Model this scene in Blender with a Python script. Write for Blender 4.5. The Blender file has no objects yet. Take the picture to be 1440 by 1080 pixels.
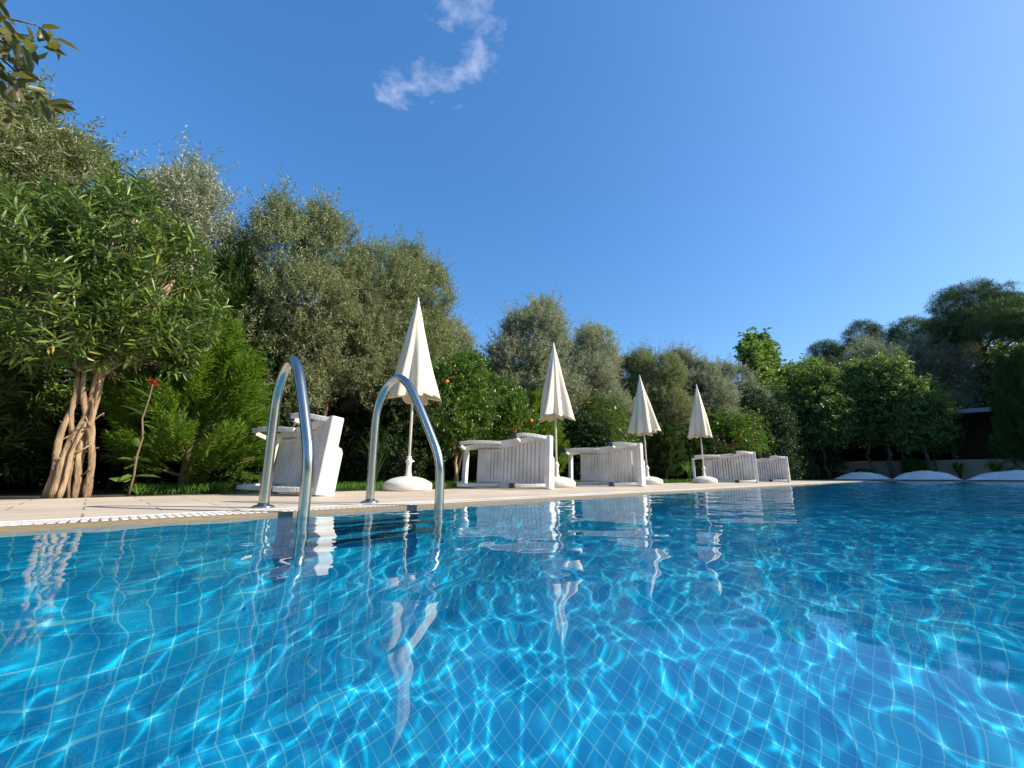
import bpy, math, random
import numpy as np
from mathutils import Vector, Matrix

# ------------------------------------------------------------------ camera, sky, sun, exposure
SC = bpy.context.scene
COL = SC.collection
R = math.radians
# world axes: +X runs along the near pool edge (away to the right), +Y from the water to the deck, z = 0 the water
DECK = 0.018
GND = 0.010
cam = bpy.data.objects.new('camera', bpy.data.cameras.new('camera'))
COL.objects.link(cam)
SC.camera = cam
cam.location = (0, 0, 0.198)
cam.rotation_euler = (R(90) + math.atan(129 / 600), 0, R(-44))
cam.data.sensor_width = 36
cam.data.lens = 15
cam.data.clip_start = 0.01
cam.data.clip_end = 3000

SUN_EL = 35.0
SUN_DIR = Vector((0.60 * math.cos(R(SUN_EL)), -0.80 * math.cos(R(SUN_EL)), math.sin(R(SUN_EL))))
SUN_ROT = math.atan2(SUN_DIR.x, SUN_DIR.y)
world = bpy.data.worlds.new('World')
SC.world = world
world.use_nodes = True
wn = world.node_tree.nodes
wl = world.node_tree.links
bg = wn['Background']
bg.inputs[1].default_value = 0.15
sky = wn.new('ShaderNodeTexSky')
sky.sky_type = 'NISHITA'
sky.sun_disc = False
sky.sun_elevation = R(SUN_EL)
sky.sun_rotation = SUN_ROT
sky.air_density = 1.0
sky.dust_density = 1.3
sky.ozone_density = 2.2
hsv = wn.new('ShaderNodeHueSaturation')
hsv.inputs['Saturation'].default_value = 1.5
hsv.inputs['Value'].default_value = 2.0
tint = wn.new('ShaderNodeVectorMath')
tint.operation = 'MULTIPLY'
tint.inputs[1].default_value = (1.0, 1.0, 1.0)
wl.new(sky.outputs[0], tint.inputs[0])
gam = wn.new('ShaderNodeGamma')
gam.inputs['Gamma'].default_value = 0.70
wl.new(tint.outputs[0], gam.inputs['Color'])
wl.new(gam.outputs[0], hsv.inputs['Color'])
# a small ragged cloud, laid out on the cloud layer (direction / up)
tc = wn.new('ShaderNodeTexCoord')
sep = wn.new('ShaderNodeSeparateXYZ')
wl.new(tc.outputs['Generated'], sep.inputs[0])


def wmath(op, a, b=None, clamp=False):
    n = wn.new('ShaderNodeMath')
    n.operation = op
    n.use_clamp = clamp
    for i, v in enumerate((a, b)):
        if v is None:
            continue
        if isinstance(v, (int, float)):
            n.inputs[i].default_value = v
        else:
            wl.new(v, n.inputs[i])
    return n.outputs[0]


upz = wmath('MAXIMUM', sep.outputs[2], 0.05)
comb = wn.new('ShaderNodeCombineXYZ')
wl.new(wmath('DIVIDE', sep.outputs[0], upz), comb.inputs[0])
wl.new(wmath('DIVIDE', sep.outputs[1], upz), comb.inputs[1])
warp = wn.new('ShaderNodeTexNoise')
warp.inputs['Scale'].default_value = 11
warp.inputs['Detail'].default_value = 6
warp.inputs['Roughness'].default_value = 0.62
wl.new(comb.outputs[0], warp.inputs['Vector'])
wsub = wn.new('ShaderNodeVectorMath')
wsub.operation = 'SUBTRACT'
wl.new(warp.outputs['Color'], wsub.inputs[0])
wsub.inputs[1].default_value = (0.5, 0.5, 0.5)
wsc = wn.new('ShaderNodeVectorMath')
wsc.operation = 'SCALE'
wl.new(wsub.outputs[0], wsc.inputs[0])
wsc.inputs['Scale'].default_value = 0.20
wadd = wn.new('ShaderNodeVectorMath')
wadd.operation = 'ADD'
wl.new(comb.outputs[0], wadd.inputs[0])
wl.new(wsc.outputs[0], wadd.inputs[1])
cover = None
for (cx, cy, cr, cw) in [(0.4393, 0.9019, 0.040, 1), (0.4484, 0.8518, 0.040, .9), (0.4728, 0.8057, 0.040, .95),
                         (0.5033, 0.7706, 0.035, .8), (0.5313, 0.7326, 0.034, .9), (0.5377, 0.689, 0.036, 1),
                         (0.5402, 0.6486, 0.032, .85), (0.5067, 0.5947, 0.030, .7), (0.4655, 0.6004, 0.028, .6),
                         (0.4269, 0.6091, 0.032, .8), (0.42, 0.6443, 0.025, .75), (0.3981, 0.5832, 0.030, .6),
                         (0.45, 0.57, 0.03, .7), (0.5546, 0.8534, 0.014, .6), (0.585, 0.846, 0.012, .5)]:
    dn = wn.new('ShaderNodeVectorMath')
    dn.operation = 'DISTANCE'
    wl.new(wadd.outputs[0], dn.inputs[0])
    dn.inputs[1].default_value = (cx, cy, 0)
    v = wmath('MULTIPLY', wmath('SUBTRACT', 1.0, wmath('DIVIDE', dn.outputs['Value'], cr * 1.3), True), cw)
    cover = v if cover is None else wmath('MAXIMUM', cover, v)
fine = wn.new('ShaderNodeTexNoise')
fine.inputs['Scale'].default_value = 18
fine.inputs['Detail'].default_value = 7
fine.inputs['Roughness'].default_value = 0.5
wl.new(comb.outputs[0], fine.inputs['Vector'])
up_mask = wmath('GREATER_THAN', sep.outputs[2], 0.2)
cv = wmath('MULTIPLY', cover, wmath('MULTIPLY', wmath('SUBTRACT', fine.outputs['Fac'], 0.05, True), 1.6))
cv = wmath('MULTIPLY', wmath('MULTIPLY', cv, up_mask), 0.60, True)
cmix = wn.new('ShaderNodeMix')
cmix.data_type = 'RGBA'
wl.new(cv, cmix.inputs[0])
grade = wn.new('ShaderNodeVectorMath')
grade.operation = 'MULTIPLY'
grade.inputs[1].default_value = (0.50, 0.64, 0.77)
wl.new(hsv.outputs[0], grade.inputs[0])
wl.new(grade.outputs[0], cmix.inputs[6])
cmix.inputs[7].default_value = (3.6, 3.9, 5.1, 1)
wl.new(cmix.outputs[2], bg.inputs[0])

sun = bpy.data.lights.new('sun', 'SUN')
sun.energy = 5.0
sun.angle = R(0.5)
sun.color = (1.0, 0.90, 0.76)
sun.cycles.is_caustics_light = True
suno = bpy.data.objects.new('sun', sun)
suno.rotation_euler = SUN_DIR.to_track_quat('Z', 'Y').to_euler()
suno.location = (10, -15, 20)
COL.objects.link(suno)

SC.view_settings.view_transform = 'Standard'
SC.view_settings.look = 'None'
SC.view_settings.exposure = 0.58
SC.view_settings.gamma = 1
SC.cycles.use_denoising = True
SC.cycles.max_bounces = 9
SC.cycles.diffuse_bounces = 3
SC.cycles.glossy_bounces = 4
SC.cycles.transmission_bounces = 6
SC.cycles.transparent_max_bounces = 6
SC.cycles.caustics_reflective = False
SC.cycles.caustics_refractive = True
SC.cycles.sample_clamp_indirect = 6.0

rng = np.random.default_rng(11)
random.seed(5)
PI = math.pi


# ------------------------------------------------------------------ materials
def mat(name, col, rough=0.6, metal=0.0, spec=0.5, col2=None, nscale=8.0, bump=0.0, bscale=40.0, bdist=0.01, stretch=(1, 1, 1), lo=0.35, hi=0.65):
    m = bpy.data.materials.new(name)
    m.use_nodes = True
    n, l = m.node_tree.nodes, m.node_tree.links
    b = n['Principled BSDF']
    b.inputs['Roughness'].default_value = rough
    b.inputs['Metallic'].default_value = metal
    b.inputs['Specular IOR Level'].default_value = spec
    b.inputs['Base Color'].default_value = (*col, 1)
    t = n.new('ShaderNodeTexCoord')
    mp = n.new('ShaderNodeMapping')
    mp.inputs['Scale'].default_value = stretch
    l.new(t.outputs['Object'], mp.inputs[0])
    if col2:
        no = n.new('ShaderNodeTexNoise')
        no.inputs['Scale'].default_value = nscale
        no.inputs['Detail'].default_value = 5
        l.new(mp.outputs[0], no.inputs['Vector'])
        mr = n.new('ShaderNodeMapRange')
        mr.inputs['From Min'].default_value = lo
        mr.inputs['From Max'].default_value = hi
        l.new(no.outputs['Fac'], mr.inputs[0])
        mx = n.new('ShaderNodeMix')
        mx.data_type = 'RGBA'
        mx.inputs[6].default_value = (*col, 1)
        mx.inputs[7].default_value = (*col2, 1)
        l.new(mr.outputs[0], mx.inputs[0])
        l.new(mx.outputs[2], b.inputs['Base Color'])
    if bump:
        nb = n.new('ShaderNodeTexNoise')
        nb.inputs['Scale'].default_value = bscale
        nb.inputs['Detail'].default_value = 4
        l.new(mp.outputs[0], nb.inputs['Vector'])
        bp = n.new('ShaderNodeBump')
        bp.inputs['Strength'].default_value = bump
        bp.inputs['Distance'].default_value = bdist
        l.new(nb.outputs['Fac'], bp.inputs['Height'])
        l.new(bp.outputs[0], b.inputs['Normal'])
    return m


def leaf_mat(name, c1, c2, back, trans=0.3, rough=0.45, tcol=None, c3=None, spec=.35):
    m = bpy.data.materials.new(name)
    m.use_nodes = True
    n, l = m.node_tree.nodes, m.node_tree.links
    b = n['Principled BSDF']
    out = n['Material Output']
    b.inputs['Roughness'].default_value = rough
    b.inputs['Specular IOR Level'].default_value = spec
    at = n.new('ShaderNodeAttribute')
    at.attribute_name = 'v'
    ramp = n.new('ShaderNodeValToRGB')
    ramp.color_ramp.elements[0].color = (*c1, 1)
    ramp.color_ramp.elements[1].color = (*c2, 1)
    if c3:
        ramp.color_ramp.elements[1].position = 0.93
        e = ramp.color_ramp.elements.new(0.96)
        e.color = (*c3, 1)
    l.new(at.outputs['Fac'], ramp.inputs[0])
    ge = n.new('ShaderNodeNewGeometry')
    mx = n.new('ShaderNodeMix')
    mx.data_type = 'RGBA'
    l.new(ge.outputs['Backfacing'], mx.inputs[0])
    l.new(ramp.outputs[0], mx.inputs[6])
    mx.inputs[7].default_value = (*back, 1)
    l.new(mx.outputs[2], b.inputs['Base Color'])
    tr = n.new('ShaderNodeBsdfTranslucent')
    tr.inputs[0].default_value = (*(tcol or [min(1, v * 1.6) for v in c2]), 1)
    ms = n.new('ShaderNodeMixShader')
    ms.inputs[0].default_value = trans
    l.new(b.outputs[0], ms.inputs[1])
    l.new(tr.outputs[0], ms.inputs[2])
    l.new(ms.outputs[0], out.inputs[0])
    return m


M = {}
M['white_plastic'] = mat('white_plastic', (.75, .72, .68), .42, col2=(.60, .56, .50), nscale=4, bump=.08, bscale=60)
M['dark_rubber'] = mat('dark_rubber', (.03, .03, .032), .6, col2=(.06, .06, .06))
M['blue_cap'] = mat('blue_cap', (.01, .055, .12), .45, col2=(.02, .08, .16))
M['fabric'] = mat('cream_fabric', (.83, .735, .565), .85, col2=(.77, .67, .50), nscale=6, bump=.15, bscale=220, bdist=.002, stretch=(1, 1, .3), spec=.15)
M['base_plastic'] = mat('umbrella_base_plastic', (.76, .73, .67), .55, col2=(.52, .47, .39), nscale=6, bump=.2, bscale=50, lo=.4, hi=.75)
M['steel'] = mat('stainless_steel', (.58, .545, .50), .22, 1.0, col2=(.45, .42, .37), nscale=7, stretch=(1, 1, .35), bump=.05, bscale=90, bdist=.001)
M['cushion'] = mat('white_vinyl', (.78, .78, .77), .45, col2=(.60, .59, .56), nscale=1.6, bump=.25, bscale=7, bdist=.03)
M['grate'] = mat('white_grate_plastic', (.82, .80, .76), .45, col2=(.66, .63, .58), nscale=2.5)
M['channel'] = mat('gutter_channel', (.16, .15, .14), .7, col2=(.24, .22, .2))
M['coping'] = mat('coping_stone', (.27, .19, .095), .6, col2=(.22, .16, .09), nscale=5, bump=.2, bscale=60, stretch=(.4, 1, 2))
M['beige_wall'] = mat('beige_render', (.42, .36, .27), .9, col2=(.32, .28, .22), nscale=1.3, bump=.2, bscale=30)
M['soil'] = mat('soil', (.085, .062, .04), .95, col2=(.05, .05, .025), nscale=1.1, bump=.8, bscale=18, bdist=.04)
M['bark_tan'] = mat('tan_bark', (.46, .32, .18), .9, col2=(.20, .13, .075), nscale=14, bump=1, bscale=34, bdist=.03, stretch=(1, 1, .25))
M['bark_brown'] = mat('brown_bark', (.24, .16, .10), .9, col2=(.12, .08, .055), nscale=9, bump=.8, bscale=25, bdist=.02, stretch=(1, 1, .25))
M['bark_grey'] = mat('grey_bark', (.20, .17, .13), .9, col2=(.09, .075, .06), nscale=8, bump=.8, bscale=25, bdist=.02, stretch=(1, 1, .3))
M['dark_wood'] = mat('dark_timber', (.07, .045, .035), .7, col2=(.04, .03, .025), nscale=6, stretch=(1, 1, .3))
M['roof'] = mat('grey_roof', (.34, .36, .40), .6, col2=(.25, .27, .30), nscale=3)
M['fruit'] = mat('orange_peel', (.80, .13, .008), .45, col2=(.80, .22, .012), nscale=9, bump=.15, bscale=150, bdist=.002)
M['petal'] = mat('red_petal', (.55, .03, .03), .6, col2=(.7, .08, .05), nscale=20)
M['olive'] = leaf_mat('olive_leaf', (.105, .135, .052), (.30, .335, .155), (.36, .375, .23), .28, .6, (.28, .33, .09), spec=.2)
M['oliveS'] = leaf_mat('silver_olive_leaf', (.18, .20, .11), (.42, .44, .29), (.52, .53, .40), .24, .6, (.32, .36, .17), spec=.2)
M['oleander'] = leaf_mat('oleander_leaf', (.045, .092, .013), (.145, .225, .030), (.13, .19, .06), .16, .33, (.25, .38, .04), c3=(.34, .27, .05))
M['conifer'] = leaf_mat('bright_conifer_leaf', (.045, .105, .014), (.12, .225, .026), (.12, .22, .02), .28, .7, (.30, .48, .03))
M['coniferD'] = leaf_mat('dark_conifer_leaf', (.03, .065, .010), (.085, .155, .02), (.06, .11, .02), .2, .6, (.08, .16, .03))
M['citrus'] = leaf_mat('citrus_leaf', (.03, .085, .010), (.11, .20, .022), (.12, .19, .04), .25, .33, (.16, .30, .03))
M['broad'] = leaf_mat('broad_leaf', (.06, .115, .022), (.19, .27, .06), (.16, .22, .08), .3, .45, (.22, .36, .06))
M['hedge'] = leaf_mat('dark_hedge_leaf', (.015, .038, .010), (.045, .085, .020), (.05, .08, .03), .15, .5, (.07, .14, .03))
M['pine'] = leaf_mat('pine_needle', (.05, .085, .018), (.15, .20, .05), (.07, .12, .04), .15, .6, (.12, .2, .05))
M['brown_leaf'] = leaf_mat('green_brown_leaf', (.04, .075, .018), (.14, .13, .03), (.12, .10, .04), .3, .4, (.25, .25, .04))
M['grass'] = leaf_mat('grass_blade', (.035, .09, .010), (.09, .18, .02), (.12, .26, .03), .3, .6, (.2, .4, .04))


# ------------------------------------------------------------------ mesh helpers
class MB:
    def __init__(s):
        s.v, s.f = [], []

    def add(s, vs, fs):
        o = len(s.v)
        s.v += [tuple(v) for v in vs]
        s.f += [tuple(i + o for i in f) for f in fs]

    def box(s, x0, x1, y0, y1, z0, z1):
        s.add([(x0, y0, z0), (x1, y0, z0), (x1, y1, z0), (x0, y1, z0), (x0, y0, z1), (x1, y0, z1), (x1, y1, z1), (x0, y1, z1)],
              [(0, 3, 2, 1), (4, 5, 6, 7), (0, 1, 5, 4), (1, 2, 6, 5), (2, 3, 7, 6), (3, 0, 4, 7)])

    def beam(s, a, b, w, h, up=(0, 0, 1)):
        """a rectangular bar from a to b, w wide and h high"""
        a, b = Vector(a), Vector(b)
        d = (b - a).normalized()
        u = Vector(up)
        sd = d.cross(u).normalized() * w / 2
        u2 = sd.cross(d).normalized() * h / 2
        vs = [a - sd - u2, a + sd - u2, a + sd + u2, a - sd + u2, b - sd - u2, b + sd - u2, b + sd + u2, b - sd + u2]
        s.add(vs, [(0, 1, 2, 3), (7, 6, 5, 4), (0, 4, 5, 1), (1, 5, 6, 2), (2, 6, 7, 3), (3, 7, 4, 0)])

    def tube(s, pts, rad, sides=8, caps=True):
        pts = [Vector(p) for p in pts]
        n = len(pts)
        if not hasattr(rad, '__len__'):
            rad = [rad] * n
        vs, fs = [], []
        ref = None
        for i, p in enumerate(pts):
            t = (pts[min(i + 1, n - 1)] - pts[max(i - 1, 0)]).normalized()
            if ref is None:
                ref = t.orthogonal().normalized()
            else:
                ref = (ref - t * ref.dot(t)).normalized()
            b = t.cross(ref)
            for k in range(sides):
                a = 2 * PI * k / sides
                vs.append(p + (ref * math.cos(a) + b * math.sin(a)) * rad[i])
        for i in range(n - 1):
            for k in range(sides):
                k2 = (k + 1) % sides
                fs.append((i * sides + k, i * sides + k2, (i + 1) * sides + k2, (i + 1) * sides + k))
        if caps:
            fs.append(tuple(range(sides - 1, -1, -1)))
            fs.append(tuple((n - 1) * sides + k for k in range(sides)))
        s.add(vs, fs)

    def lathe(s, prof, c=(0, 0, 0), seg=32):
        vs, fs = [], []
        for (r, z) in prof:
            for k in range(seg):
                a = 2 * PI * k / seg
                vs.append((c[0] + r * math.cos(a), c[1] + r * math.sin(a), c[2] + z))
        for i in range(len(prof) - 1):
            for k in range(seg):
                k2 = (k + 1) % seg
                fs.append((i * seg + k, i * seg + k2, (i + 1) * seg + k2, (i + 1) * seg + k))
        fs.append(tuple(range(seg - 1, -1, -1)))
        fs.append(tuple((len(prof) - 1) * seg + k for k in range(seg)))
        s.add(vs, fs)

    def mesh(s, name, m, smooth=False, bevel=0):
        me = bpy.data.meshes.new(name)
        me.from_pydata(s.v, [], s.f)
        me.materials.append(m)
        if smooth:
            me.shade_smooth()
        me.update()
        return me

    def build(s, name, m, parent=None, smooth=False, bevel=0, seg=2):
        o = bpy.data.objects.new(name, s.mesh(name, m, smooth))
        COL.objects.link(o)
        o.parent = parent
        if bevel:
            b = o.modifiers.new('bevel', 'BEVEL')
            b.width = bevel
            b.segments = seg
            b.limit_method = 'ANGLE'
        return o


def tag(o, label=None, cat=None, group=None, kind=None):
    if label:
        o['label'] = label
    if cat:
        o['category'] = cat
    if group:
        o['group'] = group
    if kind:
        o['kind'] = kind
    return o


def thing(name, label, cat, loc=(0, 0, 0), rz=0.0, group=None):
    o = bpy.data.objects.new(name, None)
    COL.objects.link(o)
    o.location = loc
    o.rotation_euler = (0, 0, rz)
    o.empty_display_size = .2
    return tag(o, label, cat, group)


def copy_tree(o, parent=None):
    c = o.copy()
    COL.objects.link(c)
    c.parent = parent
    for ch in [k for k in bpy.data.objects if k.parent == o]:
        copy_tree(ch, c)
    return c


def np_mesh(name, co, tri, m, v=None, quads=False, smooth=False):
    k = 4 if quads else 3
    me = bpy.data.meshes.new(name)
    me.vertices.add(len(co))
    me.vertices.foreach_set('co', co.astype(np.float32).ravel())
    me.loops.add(tri.size)
    me.loops.foreach_set('vertex_index', tri.astype(np.int32).ravel())
    me.polygons.add(len(tri))
    me.polygons.foreach_set('loop_start', np.arange(0, tri.size, k, dtype=np.int32))
    if v is not None:
        a = me.attributes.new('v', 'FLOAT', 'POINT')
        a.data.foreach_set('value', v.astype(np.float32).ravel())
    me.update(calc_edges=True)
    if smooth:
        me.shade_smooth()
    me.materials.append(m)
    return me


def unit(a):
    return a / np.maximum(np.linalg.norm(a, axis=-1, keepdims=True), 1e-9)


def leaves(P, D, L, W, detailed=False, droop=0.12, fold=0.18):
    """leaf blades at P pointing along D: folded rhombs, or seven-point blades when detailed"""
    n = len(P)
    D = unit(D)
    up = unit(rng.normal(size=(n, 3)) * 0.55 + np.array([0, 0, 1.0]))
    S = unit(np.cross(D, up))
    N = np.cross(S, D)
    L = np.broadcast_to(np.asarray(L, float), (n,))[:, None] * (0.7 + 0.6 * rng.random((n, 1)))
    W = np.broadcast_to(np.asarray(W, float), (n,))[:, None] * (0.8 + 0.4 * rng.random((n, 1)))
    if not detailed:
        B = P
        T = P + D * L - N * L * droop
        ml = P + D * L * .45 - S * W * .5 + N * W * fold
        mr = P + D * L * .45 + S * W * .5 + N * W * fold
        co = np.stack([B, ml, T, mr], 1).reshape(-1, 3)
        base = np.arange(n)[:, None] * 4
        tri = np.concatenate([base + np.array([0, 3, 2]), base + np.array([0, 2, 1])], 0)
        per = 4
    else:
        B = P
        C = P + D * L * .5 - N * W * .15
        T = P + D * L - N * L * droop
        l1 = P + D * L * .25 - S * W * .40 + N * W * fold
        l2 = P + D * L * .66 - S * W * .42 + N * (W * fold - L * droop * .35)
        r1 = P + D * L * .25 + S * W * .40 + N * W * fold
        r2 = P + D * L * .66 + S * W * .42 + N * (W * fold - L * droop * .35)
        co = np.stack([B, C, T, l1, l2, r1, r2], 1).reshape(-1, 3)
        base = np.arange(n)[:, None] * 7
        T6 = [(0, 1, 3), (3, 1, 4), (4, 1, 2), (0, 5, 1), (5, 6, 1), (6, 2, 1)]
        tri = np.concatenate([base + np.array(t) for t in T6], 0)
        per = 7
    v = np.repeat(rng.random(n), per)
    return co, tri, v


def lobes_points(lobes, n, rmin=.5, power=.5, seed_phase=0.0, holes=.35):
    """points (and outward directions) spread through a set of ellipsoid lobes, thinned by a lumpy field"""
    lob = np.array(lobes, float)
    wgt = (lob[:, 3] * lob[:, 4] * lob[:, 5]) ** .67
    idx = rng.choice(len(lob), size=n * 2, p=wgt / wgt.sum())
    d = unit(rng.normal(size=(n * 2, 3)))
    r = rmin + (1 - rmin) * rng.random((n * 2, 1)) ** power
    c, rad = lob[idx, :3], lob[idx, 3:]
    p = c + d * rad * r
    o = unit(d / rad)
    f = np.sin(p[:, 0] * 5.1 + seed_phase) * np.sin(p[:, 1] * 4.7 + 1.3 + seed_phase) + np.sin(p[:, 2] * 5.9 + 2 * seed_phase) * np.sin(p[:, 0] * 3.3 + p[:, 1] * 2.1)
    keep = f > -holes * 2 + rng.random(n * 2) * .35 - .15
    p, o = p[keep][:n], o[keep][:n]
    return p, o


def shoots(P, D, length, nl, leafL, leafW, spread=.8, detailed=False, droop=.12, whorl=1, jit=.25):
    """leaves set along shoots: P start, D direction"""
    n = len(P)
    D = unit(D)
    a = unit(np.cross(D, rng.normal(size=(n, 3))))
    b = np.cross(D, a)
    length = np.broadcast_to(np.asarray(length, float), (n,))[:, None] * (.6 + .8 * rng.random((n, 1)))
    PP, DD = [], []
    for i in range(nl):
        t = (i + .5) / nl
        ang = i * (2.4 if whorl == 1 else 1.1) + rng.random((n, 1)) * .8
        for w in range(whorl):
            an = ang + w * 2 * PI / whorl
            side = a * np.cos(an) + b * np.sin(an)
            PP.append(P + D * length * t)
            DD.append(D * (1 - spread * .55) + side * spread + rng.normal(size=(n, 3)) * jit)
    co, tri, v = leaves(np.concatenate(PP), np.concatenate(DD), leafL, leafW, detailed, droop)
    per = len(v) // (n * nl * whorl)
    sh = np.repeat(np.tile(rng.random(n), nl * whorl), per)
    return co, tri, np.clip(.5 * sh + .5 * v, 0, 1) if leafL < .12 or leafL > .14 else v


def merge(*parts):
    co, tri, v, o = [], [], [], 0
    for c, t, x in parts:
        co.append(c)
        tri.append(t + o)
        v.append(x)
        o += len(c)
    return np.concatenate(co), np.concatenate(tri), np.concatenate(v)


def limb(mb, a, b, r0, r1, n=6, wob=.08, sides=6):
    a, b = Vector(a), Vector(b)
    L = (b - a).length
    pts, rad = [], []
    for i in range(n + 1):
        t = i / n
        w = math.sin(PI * t) * wob * L
        pts.append(a.lerp(b, t) + Vector((random.uniform(-1, 1), random.uniform(-1, 1), random.uniform(0, .6))) * w * .7)
        rad.append(r0 + (r1 - r0) * t)
    mb.tube(pts, rad, sides)
    return pts


# ------------------------------------------------------------------ the setting
PX0, PX1, PY0, PY1, DEP = -5.0, 21.0, -9.0, 2.42, -2.25


def frame_sheet(name, m, ox0, ox1, oy0, oy1, ix0, ix1, iy0, iy1, z):
    vs = [(ox0, oy0, z), (ox1, oy0, z), (ox1, oy1, z), (ox0, oy1, z), (ix0, iy0, z), (ix1, iy0, z), (ix1, iy1, z), (ix0, iy1, z)]
    mb = MB()
    mb.add(vs, [(0, 1, 5, 4), (1, 2, 6, 5), (2, 3, 7, 6), (3, 0, 4, 7)])
    o = mb.build(name, m)
    tag(o, kind='structure')
    return o


frame_sheet('ground', M['soil'], -900, 1500, -900, 1500, PX0 - .4, PX1 + .4, PY0 - .4, PY1 + .4, GND)

# deck paving
mt = bpy.data.materials.new('deck_paving')
mt.use_nodes = True
n, l = mt.node_tree.nodes, mt.node_tree.links
b = n['Principled BSDF']
b.inputs['Roughness'].default_value = .62
b.inputs['Specular IOR Level'].default_value = .35
t = n.new('ShaderNodeTexCoord')
br = n.new('ShaderNodeTexBrick')
br.offset = .5
br.inputs['Scale'].default_value = 1
br.inputs['Brick Width'].default_value = .60
br.inputs['Row Height'].default_value = .30
br.inputs['Mortar Size'].default_value = .006
br.inputs['Mortar Smooth'].default_value = .2
br.inputs['Color1'].default_value = (.62, .52, .40, 1)
br.inputs['Color2'].default_value = (.54, .445, .34, 1)
br.inputs['Mortar'].default_value = (.28, .22, .17, 1)
l.new(t.outputs['Object'], br.inputs['Vector'])
no = n.new('ShaderNodeTexNoise')
no.inputs['Scale'].default_value = 1.6
no.inputs['Detail'].default_value = 8
no.inputs['Roughness'].default_value = .7
l.new(t.outputs['Object'], no.inputs['Vector'])
mr = n.new('ShaderNodeMapRange')
mr.inputs['From Min'].default_value = .3
mr.inputs['From Max'].default_value = .7
mr.inputs['To Min'].default_value = .84
mr.inputs['To Max'].default_value = 1.1
l.new(no.outputs['Fac'], mr.inputs[0])
mm = n.new('ShaderNodeVectorMath')
mm.operation = 'SCALE'
l.new(br.outputs['Color'], mm.inputs[0])
l.new(mr.outputs[0], mm.inputs['Scale'])
l.new(mm.outputs[0], b.inputs['Base Color'])
n2 = n.new('ShaderNodeTexNoise')
n2.inputs['Scale'].default_value = 90
l.new(t.outputs['Object'], n2.inputs['Vector'])
bp = n.new('ShaderNodeBump')
bp.inputs['Strength'].default_value = .35
bp.inputs['Distance'].default_value = .004
l.new(n2.outputs['Fac'], bp.inputs['Height'])
l.new(bp.outputs[0], b.inputs['Normal'])
M['deck'] = mt
GW = .25  # grate strip
frame_sheet('pool_deck', M['deck'], PX0 - 3, PX1 + 3.2, PY0 - 3, 5.12, PX0 - GW - .04, PX1 + GW + .04, PY0 - GW - .04, PY1 + GW + .04, DECK)
# the edge of the deck slab against the planting
mb = MB()
mb.box(PX0 - 3, PX1 + 3.2, 5.121, 5.16, -.1, DECK - .002)
tag(mb.build('deck_border', M['coping']), kind='structure')
# stone coping between water and grate (a closed ring with its vertical face to the water)
mb = MB()
for (x0, x1, y0, y1) in [(PX0 - .04, PX1 + .04, PY1, PY1 + .04), (PX0 - .04, PX1 + .04, PY0 - .04, PY0), (PX0 - .04, PX0, PY0, PY1), (PX1, PX1 + .04, PY0, PY1)]:
    mb.box(x0, x1, y0, y1, -.013, DECK)
tag(mb.build('pool_coping', M['coping']), kind='structure')
# gutter under the grate
mb = MB()
z = -.03
for (x0, x1, y0, y1) in [(PX0 - .3, PX1 + .3, PY1 + .041, PY1 + .3), (PX0 - .3, PX1 + .3, PY0 - .3, PY0 - .041), (PX0 - .3, PX0 - .041, PY0 - .041, PY1 + .041), (PX1 + .041, PX1 + .3, PY0 - .041, PY1 + .041)]:
    mb.add([(x0, y0, z), (x1, y0, z), (x1, y1, z), (x0, y1, z)], [(0, 1, 2, 3)])
tag(mb.build('gutter', M['channel']), kind='structure')

# pool shell, uv in metres
tm = bpy.data.materials.new('pool_tiles')
tm.use_nodes = True
n, l = tm.node_tree.nodes, tm.node_tree.links
b = n['Principled BSDF']
b.inputs['Roughness'].default_value = .5
b.inputs['Specular IOR Level'].default_value = .2
uvn = n.new('ShaderNodeUVMap')
uvn.uv_map = 'UVMap'
br = n.new('ShaderNodeTexBrick')
br.offset = 0
br.inputs['Scale'].default_value = 1
br.inputs['Brick Width'].default_value = .084
br.inputs['Row Height'].default_value = .084
br.inputs['Mortar Size'].default_value = .0036
br.inputs['Mortar Smooth'].default_value = .3
br.inputs['Color1'].default_value = (.004, .46, .79, 1)
br.inputs['Color2'].default_value = (.006, .55, .86, 1)
br.inputs['Mortar'].default_value = (.20, .74, .88, 1)
l.new(uvn.outputs[0], br.inputs['Vector'])
l.new(br.outputs['Color'], b.inputs['Base Color'])
mb = MB()
vs, fs, uvs = [], [], []


def shell(quad, uv):
    o = len(vs)
    vs.extend(quad)
    fs.append((o, o + 1, o + 2, o + 3))
    uvs.extend(uv)


T = -.013
FS = 1.30   # the floor mosaic is finer than the wall tiles
shell([(PX0, PY0, DEP), (PX1, PY0, DEP), (PX1, PY1, DEP), (PX0, PY1, DEP)], [(PX0 * FS, PY0 * FS), (PX1 * FS, PY0 * FS), (PX1 * FS, PY1 * FS), (PX0 * FS, PY1 * FS)])
for yy in (PY1, PY0):
    shell([(PX0, yy, DEP), (PX1, yy, DEP), (PX1, yy, T), (PX0, yy, T)], [(PX0, DEP), (PX1, DEP), (PX1, T), (PX0, T)])
for xx in (PX0, PX1):
    shell([(xx, PY0, DEP), (xx, PY1, DEP), (xx, PY1, T), (xx, PY0, T)], [(PY0, DEP), (PY1, DEP), (PY1, T), (PY0, T)])
me = bpy.data.meshes.new('pool_basin')
me.from_pydata(vs, [], fs)
ul = me.uv_layers.new(name='UVMap')
for i, u in enumerate(uvs):
    ul.data[i].uv = u
me.materials.append(tm)
basin = bpy.data.objects.new('pool_basin', me)
COL.objects.link(basin)
basin.cycles.is_caustics_receiver = True
tag(basin, kind='structure')


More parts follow.
